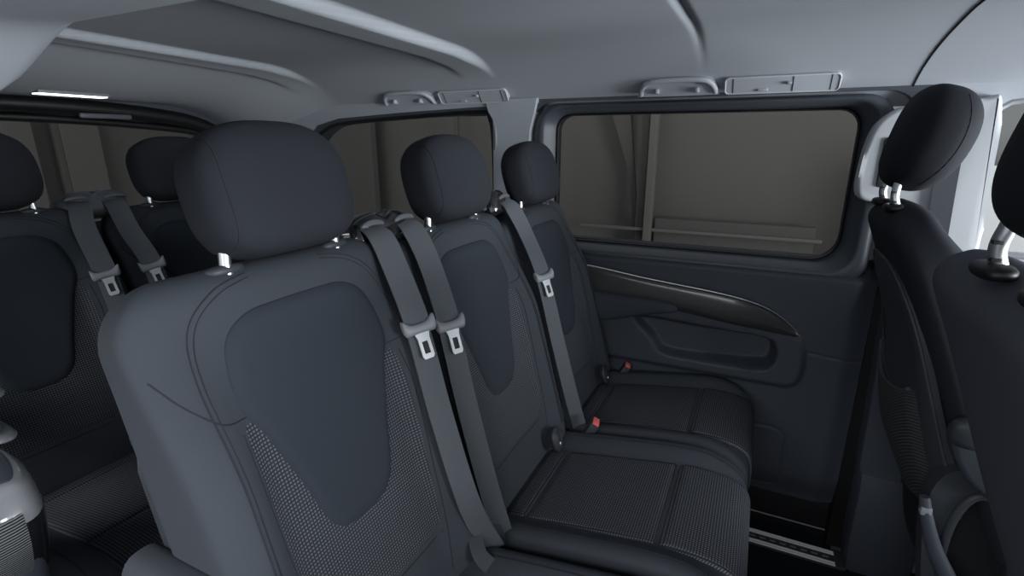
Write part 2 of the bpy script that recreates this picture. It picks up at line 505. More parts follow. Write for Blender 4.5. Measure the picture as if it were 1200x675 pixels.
PITCH, Y0, ROWX = .51, .58, -1.07
GM, GR = 'seats of the middle row', 'seats of the rear row'
seat0 = make_seat()
YS = (.563, 1.093, 1.605); ZS = (-.12, -.135, -.15)
seat0.location.y = YS[0]
tag(seat0, 'middle-row charcoal fabric seat with the largest headrest, armrest folded down at its side', 'seat', GM)
seats = [seat0]
for row, k, lab in ((0, 1, 'middle-row charcoal fabric seat between the other two, beside the paired grey belts'),
                    (0, 2, 'middle-row charcoal fabric seat against the sliding door, with folding armrest'),
                    (1, 0, 'rear-row charcoal fabric seat cut by the picture edge, next to the gloss side console'),
                    (1, 1, 'rear-row charcoal fabric seat partly behind the largest headrest, its headrest before the rear window')):
    s = copy_tree(seat0, None, (CX + ROWX * row, YS[k], ZS[k]))
    tag(s, lab, 'seat', GR if row else GM); seats.append(s)
for s in (seats[0], seats[3]):
    for h in s.children:
        if h.name.startswith('headrest'): h.location.y = .018
for h in list(seat0.children):                          # no anchor cover shows on the seat nearest the camera
    if h.name.startswith('anchor_cover'):
        for g in list(h.children): bpy.data.objects.remove(g)
        bpy.data.objects.remove(h)
far = seats[2]
# folding armrest of the door-side seat
def armrest(seat, yl, x0, zoff):
    rings = []
    for i in range(34):
        t = i / 33; x = x0 + (-.22 - x0) * t
        e = math.sqrt(max(0, 1 - max(0, (t - .80) / .20) ** 2.2)); e = max(e, .05)
        zt = .768 - .004 * t; zb = .655 + .065 * sst(0, .95, t)
        if t > .8: c = (zt + zb) / 2 - .004; zt, zb = c + (zt - c) * e, c + (zb - c) * e
        cz, hz = (zt + zb) / 2, (zt - zb) / 2; hw = .031 * (.35 + .65 * e)
        r_ = []
        for k in range(28):
            qa, qb = sel(2 * math.pi * k / 28, 3); r_.append((x - CX, yl + hw * qa, cz + zoff + hz * qb))
        rings.append(r_)
    return mk('armrest', *loft(rings), M['cloth'], seat, sharp=60)
armrest(far, 1.838 - far.location.y, -.53, .15)
ar = armrest(seat0, -.268, -.70, .141)
a2 = ar.copy(); C.objects.link(a2); a2.parent = seats[3]

# ------------------------------------------------------------------ belt towers and belts
def S0(u, v, w, yc, dx=0.):                           # world point on the middle row's (or rear row's) backrest plane
    a = R(16)
    return Vector((-.47 + dx - math.sin(a) * v + math.cos(a) * w, yc + u, .42 + math.cos(a) * v + math.sin(a) * w))

def tower(label, yc, dx, two, m_house):
    root = empty('belt_tower', tuple(S0(0, -.2, -.10, yc, dx)))
    off = root.location
    def loc(p): return tuple(Vector(p) - off)
    us = (-.046, .054) if two else (.025,)
    hw = .092 if two else .05; uc = .006 if two else .01
    def shp(p):
        b = p.x / hw
        dip = .016 * math.exp(-((p.x - .004) / .012) ** 2) * (1 if p.z > 0 and two else 0)
        return Vector((p.x, p.y, p.z - dip - .012 * b * b))
    v, f = superellipsoid(hw, .056, .040, .55, .6, 48, 24, shp)
    h = mk('housing', [loc(S0(uc + p[0], .763 + p[2], -.060 + p[1], yc, dx)) for p in v], f, m_house, root, sharp=80)
    for u in us:
        vv, ff = superellipsoid(.033, .007, .006, .6, .6, 28, 10)
        mk('belt_guide', [loc(S0(u + p[0], .772 + p[2] + .004 - 5 * p[0] ** 2, -.004 + p[1], yc, dx)) for p in vv], ff, M['guide'], h)
    rings = []
    for i in range(14):
        v_ = -.15 + .86 * i / 13; w = .030 if two else .026
        rings.append([loc(S0(a * w, v_, b, yc, dx)) for a, b in ((-1, -.11), (1, -.11), (1, -.045), (-1, -.045))])
    mk('column', *loft(rings), M['black'], root, smooth=False)
    if two:
        for u, w in ((-.035, .022), (.048, .020)):
            m = MB()
            pts = [(u - w, .715), (u + w, .715), (u + w * .3, .655), (u - w * .6, .675)]
            m.add(*prism(pts, lambda a, b, d: S0(a, b, d, yc, dx), -.030, -.040)); m.build('bracket', M['greyp'], root, off)
    tag(root, label, 'seat belt tower')
    return root

GT = 'seat belt towers'
tower('dark seat belt tower with two belt outlets beside the largest headrest', .835, 0, True, M['piano'])
tower('dark seat belt tower with one belt outlet beside the door-side seat', 1.345, 0, False, M['piano'])
tower('grey twin seat belt tower of the rear row in front of the rear window', .835, ROWX, True, M['guide'])

def ribbon(P, W, w, t=.0016):
    rings = []
    n = len(P)
    for i in range(n):
        T = (P[min(i + 1, n - 1)] - P[max(i - 1, 0)]).normalized()
        d = W[i] - T * W[i].dot(T); d.normalize(); nn = d.cross(T).normalized()
        rings.append([P[i] - d * w[i] + nn * t, P[i] + d * w[i] + nn * t, P[i] + d * w[i] - nn * t, P[i] - d * w[i] - nn * t])
    return loft(rings)

def belt(label, group, yc, dx, uv, itong, lower=None, wl=.026):
    """uv: list of (u, v, w) from tower to anchor; the tongue sits at index itong"""
    K = 8
    P = cr([S0(u, v, w, yc, dx) for u, v, w in uv], K); ti = itong * K
    root = empty('seat_belt', tuple(P[0])); off = root.location
    wd = Vector((.50, .86, -.10)).normalized()
    up = [p for p in P[:ti + 1]]
    m = MB(); m.add(*ribbon(up, [Vector((.25 + .25 * min(1, i / 8), .9, -.05)) for i in range(len(up))], [.0265] * len(up)))
    m.build('shoulder_strap', M['belt'], root, off, sharp=30)
    lo = P[ti:]
    n = len(lo)
    m = MB(); m.add(*ribbon([p + Vector((-.004, 0, 0)) for p in lo], [wd.lerp(Vector((.75, .55, 0)), .6 * i / max(1, n - 1)) for i in range(n)], [.0245 - .002 * i / n for i in range(n)]))
    m.build('lap_strap', M['belt'], root, off, sharp=30)
    # stopper and tongue
    p = P[ti]; T = (P[ti + 1] - P[ti - 1]).normalized(); d = (wd - T * wd.dot(T)).normalized(); nn = d.cross(T).normalized()
    if nn.x < 0: nn = -nn
    def fr(a, b, c): return p + d * a + T * b + nn * c - off
    rings = []
    for k in range(17):
        a = -1 + 2 * k / 16; hb = .010 + .009 * abs(a) ** 3; e = 1 if abs(a) < .95 else .7
        rings.append([fr(a * .034, -.009 * abs(a) ** 4 + hb * math.cos(q) * e, .004 + .010 * math.sin(q) * e) for q in [2 * math.pi * j / 12 for j in range(12)]])
    st = mk('belt_stopper', *loft(rings), M['greyp'], root, sharp=60)
    o = [(-.016, .008), (.016, .008), (.0125, .020), (.0125, .055), (.009, .060), (-.009, .060), (-.0125, .055), (-.0125, .020)]
    hole = [(-.006, .026), (.006, .026), (.006, .050), (-.006, .050)]
    v, f = prism(o, lambda a, b, c: fr(a, b, c), .004, .0075, holes=[hole])
    mk('buckle_tongue', v, f, M['chrome'], st, smooth=False)
    v, f = prism(hole, lambda a, b, c: fr(a, b, c), .002, .0045)
    mk('tongue_slot', v, f, M['black'], st, smooth=False)
    tag(root, label, 'seat belt', group)
    return root

GB = 'grey seat belts'
belt('grey seat belt hanging beside the largest seat, left strap of the middle pair', GB, .835, 0,
     [(-.046, .768, -.012), (-.050, .745, .012), (-.056, .686, .03), (-.077, .557, .062), (-.086, .37, .066), (-.078, .171, .066), (-.030, .035, .058)], 3)
belt('grey seat belt along the edge of the middle seat, right strap of its pair', GB, .835, 0,
     [(.054, .768, -.012), (.055, .742, .012), (.052, .663, .032), (.023, .53, .06), (.011, .364, .06), (.018, .154, .05), (.022, .03, .05)], 3)
belt('single grey seat belt hanging between the middle and door-side seats', GB, 1.345, 0,
     [(.023, .765, -.012), (.030, .735, .012), (.043, .647, .03), (.023, .514, .06), (.019, .313, .06), (.028, .142, .055), (.045, .0, .05)], 3)
belt('grey rear-row seat belt with its tongue showing, left strap of the rear pair', GB, .835, ROWX,
     [(-.046, .768, -.012), (-.054, .745, .012), (-.069, .677, .03), (-.073, .543, .06), (-.07, .37, .058), (-.06, .171, .05), (-.03, .035, .05)], 3)
belt('grey rear-row seat belt dropping behind the largest seat shoulder, right strap of the rear pair', GB, .835, ROWX,
     [(.040, .768, -.012), (.040, .742, .012), (.040, .661, .032), (.053, .541, .06), (.05, .364, .06), (.04, .154, .05), (.03, .03, .05)], 3)

def buckle(label, x, y, z, tilt):
    root = empty('belt_buckle', (x, y, z))
    tag(root, label, 'belt buckle', 'red-button belt buckles')
    root.rotation_euler = (0, R(tilt), R(12))
    m = MB(); m.add(*box(0, 0, -.03, .026, .040, .075, .005)); m.build('buckle_body', M['plastic'], root)
    m = MB(); m.add(*box(0, 0, .0085, .020, .036, .008, .002)); m.build('release_button', M['red'], root)
    return root
buckle('red-topped belt buckle between the cushions under the single grey belt', -.372, 1.350, .497, 28)
buckle('small dark buckle with red edge on the door side of the farthest cushion', -.39, 1.835, .480, 28)

# buckle stalks and loose webbing in the gap between the near and middle cushions
r = empty('lap_belt_ends', (-.47, .82, .42)); tag(r, 'dark loose lap belt ends and stalk in the gap beside the largest seat', 'lap belt')
off = r.location
for nm, pts, w in (('webbing_tail', [(-.02, .15, .02), (-.06, .11, .04), (-.09, .07, .06), (-.08, .03, .08)], .016),
                   ('webbing_loop', [(.02, .16, -.01), (-.01, .11, .01), (-.03, .06, .035), (-.05, .0, .05)], .017),
                   ('buckle_stalk', [(.028, .16, .01), (.02, .10, .03), (.005, .02, .05)], .012)):
    P = cr([S0(u, v, w_, .835) for u, v, w_ in pts], 8)
    m = MB(); m.add(*ribbon(P, [Vector((.5, .8, 0))] * len(P), [w] * len(P), .002)); m.build(nm, M['beltdark'], r, off, sharp=30)

# ------------------------------------------------------------------ front seats
def make_front(label, xo, yc, headdy=0., plain=False):
    org = (.75 + xo, yc, -.12)
    root = empty('bucket_seat', org)
    F = SeatFrame(.637 + xo, .546, 25, (org[0], 0, org[2])); B = Back(W=.243, H=.705 if plain else .715, T=.13, rc=.085 if plain else .15, bol=.05, n=4, waist=.0, v0=-.10, tw=.02)
    back = mk('backrest', *B.body(F), M['cloth2'] if plain else M['head'], root, sharp=60)
    # hard rear shell with lumbar opening
    def bw(u, v):
        q = min(1, abs(u) / (B.halfw(v) * 1.0)); return B.mid(v) - B.thick(v) / 2 * (1 - q ** 6) ** (1 / 6) - .075 * sst(.50, .12, v) * (1 - q * q)
    def shell(a, b, h): return F.S(a, b, bw(a, b) - h)
    if not plain:
        out = [(p.x, p.y) for p in cr(mirror([(.06, .60), (.12, .585), (.165, .54), (.195, .45), (.210, .33), (.213, .2), (.208, .08), (.195, -.02), (.12, -.07), (.05, -.08)]), 6, True)]
        v, f, uv = star_panel(out, shell, .012, .004, 120, (0, .27))
        sh = mk('backrest_shell', v, f, M['plastic'], root, sharp=70)
        # thin welt round the shell
        m = MB(); m.add(*tube([shell(p[0], p[1], .0045) for p in densify(out, 120)], .0035, 8, True)); m.build('shell_edge', M['frame'], sh)
        hole = rrect(.085, .135, .34, .43, .022)
        v, f, uv = star_panel(hole, shell, .0135, .013, 40)
        mk('lumbar_opening', v, f, M['black'], sh)
        # net pocket
        net = [(p.x, p.y) for p in cr(mirror([(.05, .285), (.12, .30), (.165, .315), (.180, .25), (.175, .12), (.150, .01), (.08, -.02), (.03, -.025)]), 6, True)]
        v, f, uv = star_panel(net, shell, .026, .0125, 100, (0, .14))
        mk('net_pocket', v, f, M['net'], sh, uvs=uv)
        m = MB(); m.add(*tube([shell(p.x, p.y, .021) for p in cr([(-.165, .315, 0), (-.12, .295, 0), (0, .282, 0), (.12, .295, 0), (.165, .315, 0)], 10)], .005, 8)); m.build('pocket_elastic', M['beltdark'], sh)
    # headrest, canted forward
    hp = Vector((.335 + xo - org[0], 0, (1.328 if plain else 1.322) - org[2])); ca, sa = math.cos(R(-15)), math.sin(R(-15))
    def hshape(p):
        b = p.z / .118
        return Vector((p.x * (1 + .05 * b) - .010 * b * b, p.y * (1 - .06 * b * b), p.z))
    vv, ff = superellipsoid(.070, .138, .120, .78, .72, 64, 36, hshape)
    def hw(p): return (hp.x + p[0] * ca - p[2] * sa, headdy + p[1], hp.z + p[0] * sa + p[2] * ca)
    head = mk('headrest', [hw(p) for p in vv], ff, M['head2'], root, sharp=80)
    m = MB()
    for s in (-1, 1):
        pts = []
        for k in range(13):
            t = -1.15 + 2.3 * k / 12
            zz = .085 * t; xx = .030 * math.cos(t * .9); q = 1 - abs(zz / .120) ** (2 / .78)
            yy = .138 * max(0, q ** (.78 / .72) - abs(xx / .070) ** (2 / .72)) ** (.36)
            b_ = zz / .120; pts.append(hw((xx * (1 + .05 * b_) - .010 * b_ * b_, s * yy * (1 - .06 * b_ * b_), zz)))
        mk('headrest_seam', *tube(pts, .0014, 6), M['seam'], head)
    for s in (-1, 1):
        b0 = F.S(headdy + s * .072, .68, -.052); b1 = F.S(headdy + s * .072, .735, -.050)
        top = hw((-.022, s * .066, -.10))
        P = cr([b0, b1, (b1[0] * .7 + top[0] * .3, top[1], b1[2] + .036), (top[0], top[1], top[2] + .012)], 8)
        po = mk('headrest_post', *tube(P, .0090, 16), M['chrome'], head, sharp=50)
        m = MB()
        for k in (5, 9):
            q = P[min(k + 2, len(P) - 1)]; m.add(*box(q[0] - .004, q[1] - .0055, q[2], .010, .009, .0045, .001))
        m.build('height_notch', M['black'], po)
        vv2, ff2 = superellipsoid(.020, .034, .010, .7, .8, 24, 10)
        mk('post_collar', [(b1[0] + p[0], b1[1] + p[1], b1[2] - .020 + p[2]) for p in vv2], ff2, M['rubber'], back)
    # cushion
    rings = []
    for i in range(26):
        t = -1 + 2 * i / 25; y = .25 * t; e = (1 - abs(t) ** 6) ** (1 / 6) if abs(t) < 1 else .02
        e = max(e, .05)
        rings.append([(.17 + .30 * (.85 + .15 * e) * sgnpow(math.cos(a), .4), y, .52 + (.085 * e) * sgnpow(math.sin(a), .45) + .02 * sst(.5, .8, abs(t))) for a in [2 * math.pi * (k + .5) / 40 for k in range(40)]])
    mk('cushion', *loft(rings), M['head'], root, sharp=60)
    return root, F, B, org

M['net'] = stripe_mat('elastic_net', (.010, .011, .013), (.045, .048, .054), .0055, (.3, .55, .78), rough=.8, coat=0.)
M['cloth2'] = mat('front_seat_back_cloth', (.075, .078, .098), .75, spec=.3, noise=.08, nscale=900, bump=.2)
M['head2'] = mat('front_headrest_cloth', (.018, .019, .024), .85, spec=.2, noise=.10, nscale=900, bump=.25)

drv, FD, BD, OD = make_front('', 0, 1.54)
tag(drv, 'dark front seat beside the pillar, with a net pocket on its back', 'seat')
pas, FP, BP, OP = make_front('', -.02, .80, -.085, plain=True)
tag(pas, 'dark front seat cut off by the right picture edge, bright bent headrest posts', 'seat')

m = MB(); m.add(*box(.85 - OP[0], .80 - OP[1], .16 - OP[2], .50, .40, .56, .03)); m.build('seat_base', M['black'], pas)
# driver's seat flank: side cover with oval opening, recliner cover, lever, base
def side(o, org, ysurf, pts, depth, name, m, parent, holes=(), bev=.006):
    v, f = prism(pts, lambda a, b, d: (a - org[0], ysurf + d - org[1], b - org[2]), 0, depth, bev, holes) if not holes else prism(pts, lambda a, b, d: (a - org[0], ysurf + d - org[1], b - org[2]), 0, depth, 0, holes)
    return mk(name, v, f, m, parent, sharp=45)
ov = [(.535 + .062 * math.cos(2 * math.pi * k / 40) - .1 * .21 * math.sin(2 * math.pi * k / 40), .375 + .205 * math.sin(2 * math.pi * k / 40)) for k in range(40)]
outl = [(p.x, p.y) for p in cr([(.425, .56, 0), (.52, .64, 0), (.80, .62, 0), (1.10, .56, 0), (1.14, .40, 0), (1.10, .05, 0), (.95, -.10, 0), (.64, -.10, 0), (.53, -.09, 0), (.46, .25, 0)], 6, True)]
base = side(drv, OD, 1.295, outl, .05, 'seat_base_cover', M['plastic'], drv, [ov])
side(drv, OD, 1.335, [(.535 + (p[0] - .535) * 1.06, .375 + (p[1] - .375) * 1.04) for p in ov], .30, 'seat_base', M['black'], drv, bev=0)
mk('opening_rim', *tube([(p[0] - OD[0], 1.292 - OD[1], p[1] - OD[2]) for p in ov], .009, 10, True), M['plastic'], base)
rc = [(p.x, p.y) for p in cr([(.428, .725, 0), (.47, .745, 0), (.53, .735, 0), (.575, .68, 0), (.58, .62, 0), (.53, .585, 0), (.475, .615, 0), (.44, .67, 0)], 6, True)]
side(drv, OD, 1.262, rc, .045, 'recliner_cover', M['doorp'], drv, bev=.012)
vv, ff = superellipsoid(.042, .022, .034, .7, .8, 28, 16)
mk('recliner_knob', [(.458 - OD[0] + p[0], 1.262 - OD[1] + p[1], .735 - OD[2] + p[2]) for p in vv], ff, M['plastic'], drv)
P = cr([(.408, 1.27, .56), (.420, 1.265, .51), (.446, 1.262, .44), (.490, 1.258, .36), (.545, 1.252, .26), (.60, 1.245, .15)], 8)
lev = mk('base_strut', *tube([(p.x - OD[0], p.y - OD[1], p.z - OD[2]) for p in P], .016, 14, rfun=lambda t: .010 + .013 * t), M['doorp'], drv)
mk('strut_clip', *box(.414 - OD[0], 1.266 - OD[1], .530 - OD[2], .022, .022, .022, .006), M['greyp'], lev)

# ------------------------------------------------------------------ shell of the vehicle
YL, YR = 1.90, -.30
XR, XF = -2.50, 1.75
ymid = (YL + 0) / 2
def ceil_z(x, y):
    dl = max(0, YL + .06 - y); dr = max(0, y - (YR - .04))
    z = 1.605
    z -= .185 * max(0, 1 - dl / .50) ** 2.4
    z -= .185 * max(0, 1 - dr / .50) ** 2.4
    z -= .125 * sst(-1.75, -2.38, x)
    z -= .06 * sst(.9, 1.75, x)
    tp = sst(.16, .40, dl) * sst(.1, .4, dr)
    for xr, k, h, wd in ((-.875, -.055, .026, .115), (-1.70, -.10, .022, .10)):
        c = xr + k * (y - .8)
        z -= h * tp * sst(c + .012, c - .012, x) * sst(c - wd - .05, c - wd, x)
    c = -.208
    z += .009 * sst(.12, .6, dl) * sst(.1, .4, dr) * math.exp(-((x - c) / .009) ** 2)
    return z
nx, ny = 520, 80
xs = [XR + (XF - XR) * i / (nx - 1) for i in range(nx)]
ys = [YR - .04 + (YL + .10 - YR) * (.5 - .5 * math.cos(math.pi * j / (ny - 1))) for j in range(ny)]
v = [(x, y, ceil_z(x, y)) for x in xs for y in ys]; f = grid_faces(nx, ny)
k = len(v); v += [(x, y, 1.70) for x in xs for y in ys]
f += [tuple(i + k for i in q[::-1]) for q in grid_faces(nx, ny)]
per = [j for j in range(ny)] + [i * ny + ny - 1 for i in range(1, nx)] + [(nx - 1) * ny + j for j in range(ny - 2, -1, -1)] + [i * ny for i in range(nx - 2, 0, -1)]
f += [(per[i], per[(i + 1) % len(per)], per[(i + 1) % len(per)] + k, per[i] + k) for i in range(len(per))]
ceil = mk('ceiling', v, f, M['liner'], sharp=60); tag(ceil, kind='structure')
m = MB(); m.add(*tube([(.372 - .02 * sst(1.6, 1.9, y), y, ceil_z(.372, y) - .0005) for y in [.0 + 1.93 * k / 60 for k in range(61)]], .0024, 8))
tag(m.build('trim_1', M['seam']), kind='structure')

fl = MB(); fl.add(*box((XR + XF) / 2, .8, -.16, XF - XR, 2.4, .08, .0)); tag(fl.build('floor', M['carpet'], smooth=False), kind='structure')

def wallmap(y): return lambda a, b, d: (a, y + d, b)
# far side wall: quarter panel and pillar, holes for the sliding door and the quarter window
qwin = [(p.x, p.y) for p in cr([(-1.03, .80, 0), (-1.5, .79, 0), (-2.02, .80, 0), (-2.03, 1.1, 0), (-1.98, 1.29, 0), (-1.90, 1.365, 0), (-1.78, 1.398, 0), (-1.4, 1.420, 0), (-1.06, 1.432, 0), (-1.012, 1.41, 0), (-.995, 1.30, 0), (-.995, 1.0, 0)], 6, True)]
door_hole = [(-.835, -.125), (.385, -.125)] + rrect(-.835, .385, .03, 1.462, (.03, .03, .09, .10))[18:]
v, f = prism([(XR, -.13), (.42, -.13), (.42, 1.62), (XR, 1.62)], wallmap(1.895), 0, .09, 0, [qwin, door_hole])
wl = mk('wall_left', v, f, M['frame'], sharp=30); tag(wl, kind='structure')
v, f = prism([(-.985, .60), (-.838, .60), (-.832, 1.30), (-.828, 1.36), (-.812, 1.42), (-.80, 1.475), (-1.02, 1.475), (-1.005, 1.43), (-.985, 1.40)], wallmap(1.875), 0, .05, 0)
CP = mk('trim_8', v, f, M['linerp'], sharp=45); tag(CP, kind='structure')
# sliding door (closed): window surround, panel, trims
D = empty('door_1', (-.22, 1.93, .0)); tag(D, kind='structure')
do = D.location
win_in = rrect(-.738, .250, .940, 1.418, (.045, .080, .055, .055), 10)
win_out = rrect(-.815, .330, .885, 1.455, (.03, .06, .085, .095), 10)
def ringloft(o1, o2, n, ya, yb, profile):
    a, b = densify(o1, n), densify(o2, n)
    # align by angle around the centre
    c = ((-.25), 1.18)
    def rot(o):
        i = min(range(n), key=lambda k: abs(math.atan2(o[k][1] - c[1], o[k][0] - c[0])))
        return o[i:] + o[:i]
    a, b = rot(a), rot(b); rings = []
    for t, y in profile: rings.append([(b[k][0] + (a[k][0] - b[k][0]) * t, y, b[k][1] + (a[k][1] - b[k][1]) * t) for k in range(n)])
    vv = [p for r_ in rings for p in r_]; return vv, grid_faces(len(rings), n, True, True)
m = MB(); m.add(*ringloft(win_in, win_out, 160, 0, 0, [(0, 1.96), (0, 1.905), (.05, 1.893), (.28, 1.885), (.46, 1.887), (.55, 1.892), (.97, 1.942), (1, 1.946), (1, 1.97)]))
m.build('window_surround', M['frame'], D, do, sharp=50)
g_in = [(-.25 + (p[0] + .25) * .988, 1.18 + (p[1] - 1.18) * .978) for p in win_in]
m = MB(); m.add(*ringloft(g_in, win_in, 160, 0, 0, [(0, 1.965), (0, 1.938), (.5, 1.934), (1, 1.940), (1, 1.965)]))
m.build('window_gasket', M['rubber'], D, do, sharp=50)
W1 = mk('window_1', *prism(win_in, wallmap(1.955), 0, .005), M['tint'], smooth=False); tag(W1, kind='structure')
# door panel with relief
def sd_poly_in(px, pz, poly):
    ins = False; dmin = 9
    n = len(poly)
    for i in range(n):
        x1, z1 = poly[i]; x2, z2 = poly[(i + 1) % n]
        if (z1 > pz) != (z2 > pz) and px < (x2 - x1) * (pz - z1) / (z2 - z1) + x1: ins = not ins
        dx, dz = x2 - x1, z2 - z1; t = max(0, min(1, ((px - x1) * dx + (pz - z1) * dz) / (dx * dx + dz * dz + 1e-12)))
        d = math.hypot(px - x1 - t * dx, pz - z1 - t * dz); dmin = min(dmin, d)
    return -dmin if ins else dmin
surround = [(p.x, p.y) for p in cr([(-.80, .80, 0), (-.55, .815, 0), (-.20, .79, 0), (.02, .755, 0), (.12, .715, 0), (.175, .672, 0), (.195, .60, 0), (.190, .535, 0), (.165, .505, 0), (.11, .500, 0), (-.2, .500, 0), (-.5, .500, 0), (-.80, .50, 0)], 4, True)]
pocket = [(p.x, p.y) for p in cr([(-.375, .685, 0), (-.1, .678, 0), (.07, .668, 0), (.108, .64, 0), (.112, .59, 0), (.09, .553, 0), (.03, .543, 0), (-.15, .540, 0), (-.27, .548, 0), (-.315, .60, 0)], 4, True)]
lowcov = rrect(-.35, .183, .085, .330, (.03, .035, .05, .03), 6)
def door_y(x, z):
    y = 1.880
    y -= .0
    y += .065 * sst(.885, .945, z)                       # sill turned out to the glass
    d = sd_poly_in(x, z, surround)
    y -= .016 * sst(.014, -.010, d)
    d2 = sd_poly_in(x, z, pocket)
    y += .080 * sst(.004, -.022, d2) * (.55 + .45 * sst(-.2, .1, x))
    d3 = abs(sd_poly_in(x, z, lowcov)); y += .004 * sst(.005, .001, d3)
    y += .030 * sst(.16, .05, z)
    y += .028 * sst(.30, .385, x)
    ds = abs(z - (.632 - .09 * (x - .20))) if .195 < x < .37 else 9
    y += .003 * sst(.004, .001, ds)
    return y
gx, gz = 230, 170
v = []; 
for i in range(gx):
    x = -.825 + 1.20 * i / (gx - 1)
    for j in range(gz):
        z = .05 + .90 * j / (gz - 1)
        v.append((x - do[0], door_y(x, z) - do[1], z - do[2]))
f = grid_faces(gx, gz); k = len(v)
v += [(p[0], 1.985 - do[1], p[2]) for p in v]
f += [tuple(i + k for i in q[::-1]) for q in grid_faces(gx, gz)]
per = [j for j in range(gz)] + [i * gz + gz - 1 for i in range(1, gx)] + [(gx - 1) * gz + j for j in range(gz - 2, -1, -1)] + [i * gz for i in range(gx - 2, 0, -1)]
f += [(per[i], per[(i + 1) % len(per)], per[(i + 1) % len(per)] + k, per[i] + k) for i in range(len(per))]
mk('door_panel', v, f, M['doorp'], D, sharp=50)
strip = [(p.x, p.y) for p in cr([(-.80, .862, 0), (-.575, .862, 0), (-.34, .835, 0), (-.10, .812, 0), (.02, .790, 0), (.095, .758, 0), (.150, .715, 0), (.172, .692, 0), (.150, .690, 0), (.05, .700, 0), (-.06, .712, 0), (-.27, .735, 0), (-.53, .745, 0), (-.80, .750, 0)], 5, True)]
def stripmap(a, b, h): return (a - do[0], 1.862 - h - .022 * sst(.19, -.08, a) - do[1], b - do[2])
mid = lambda x: .80 - .10 * sst(-.4, .18, x)
o = densify(strip, 140)
rings = []
for t, h in ((1, -.02), (1, .0), (.98, .003), (.93, .005), (.6, .0075), (.3, .009)):
    rings.append([stripmap(p[0] if t == 1 else p[0] - (p[0] + .3) * (1 - t) * .04, mid(p[0]) + (p[1] - mid(p[0])) * t, h) for p in o])
vv = [p for r_ in rings for p in r_]; n = 140
f = grid_faces(len(rings), n, True) + [tuple(range((len(rings) - 1) * n, len(rings) * n))]
sp = mk('pinstripe_strip', vv, f, M['pin'], D, sharp=60)
top = cr([(-.80, .866, 0), (-.575, .866, 0), (-.34, .839, 0), (-.10, .816, 0), (.02, .794, 0), (.095, .762, 0), (.150, .719, 0), (.174, .692, 0)], 8)
mk('chrome_line', *tube([stripmap(p.x, p.y, .003) for p in top], .0024, 8), M['chrome'], sp)
mk('door_seal', *prism([(.366, -.10), (.43, -.10), (.43, 1.20), (.345, 1.20), (.345, .93), (.366, .90)], lambda a, b, d: (a - do[0], d - do[1], b - do[2]), 1.893, 1.99), M['rubber'], D, smooth=False)

# quarter window
W2 = mk('window_2', *prism(qwin, wallmap(1.93), 0, .005), M['tint'], smooth=False); tag(W2, kind='structure')
m = MB(); m.add(*tube([(p[0], 1.900, p[1]) for p in densify(qwin, 140)], .010, 8, True)); m.build('window_gasket', M['rubber'], W2)
# guide clip on the C pillar edge
P = cr([(-.988, 1.885, 1.41), (-.975, 1.875, 1.36), (-.972, 1.872, 1.31), (-.985, 1.885, 1.275)], 8)
m = MB(); m.add(*tube(P, .005, 8)); m.build('belt_guide', M['greyp'], CP)

# B pillar: lower dark trim, upper light trim
def vloft(levels):
    rings = []
    for z, x0, x1, yin, yout in levels:
        r_ = .018
        rings.append([(x0, yout, z), (x0, yin + r_, z), (x0 + r_ * .3, yin + r_ * .3, z), (x0 + r_, yin, z), (x1 - r_, yin, z), (x1 - r_ * .3, yin + r_ * .3, z), (x1, yin + r_, z), (x1, yout, z)])
    return loft(rings)
PB = mk('trim_2', *vloft([(-.11, .415, .60, 1.80, 1.99), (.00, .405, .60, 1.79, 1.99), (.22, .405, .59, 1.79, 1.99), (.27, .402, .58, 1.80, 1.99), (.285, .398, .565, 1.825, 1.99), (.45, .395, .545, 1.83, 1.99), (.75, .385, .53, 1.835, 1.99), (.95, .375, .52, 1.85, 1.99), (1.16, .360, .515, 1.865, 1.99)]), M['doorp'], sharp=35)
tag(PB, kind='structure')
lp = [(p.x, p.y) for p in cr([(.262, 1.16, 0), (.255, 1.25, 0), (.268, 1.345, 0), (.300, 1.395, 0), (.36, 1.42, 0), (.50, 1.43, 0), (.545, 1.42, 0), (.56, 1.2, 0), (.57, 1.0, 0), (.50, .98, 0), (.44, 1.0, 0), (.40, 1.10, 0), (.33, 1.14, 0)], 6, True)]
v, f = prism(lp, wallmap(1.845), 0, .06, .012)
PU = mk('trim_3', v, f, M['lightp'], sharp=45); tag(PU, kind='structure')
v, f = prism(rrect(.300, .325, 1.19, 1.33, .010), wallmap(1.838), 0, .02, .002); mk('adjuster_slot', v, f, M['black'], PU)
P = [Vector((.452, 1.835, 1.40)), Vector((.458, 1.830, 1.2)), Vector((.470, 1.828, .95)), Vector((.475, 1.815, .60))]
rb = empty('front_seat_belt', tuple(P[0])); tag(rb, 'dark front seat belt running down the light door pillar', 'seat belt')
m = MB(); m.add(*ribbon(P, [Vector((1, 0, 0))] * 4, [.026] * 4)); m.build('strap', M['beltdark'], rb, rb.location)
m = MB(); m.add(*box(.452, 1.836, 1.37, .07, .02, .035, .006)); m.build('guide', M['greyp'], rb, rb.location)
# latch details of the lower pillar
r = empty('belt_anchor', (.55, 1.79, .29)); tag(r, 'small steel belt anchor bolted on the dark pillar foot', 'belt anchor')
m = MB(); m.add(*box(.528, 1.80, .292, .035, .022, .030, .004)); m.build('anchor_plate', M['plastic'], r, r.location)
m = MB(); m.add(*tube([(.545 + .013 * math.cos(2 * math.pi * k / 20), 1.785, .295 + .013 * math.sin(2 * math.pi * k / 20)) for k in range(20)], .004, 8, True)); m.build('anchor_ring', M['steel'], r, r.location)
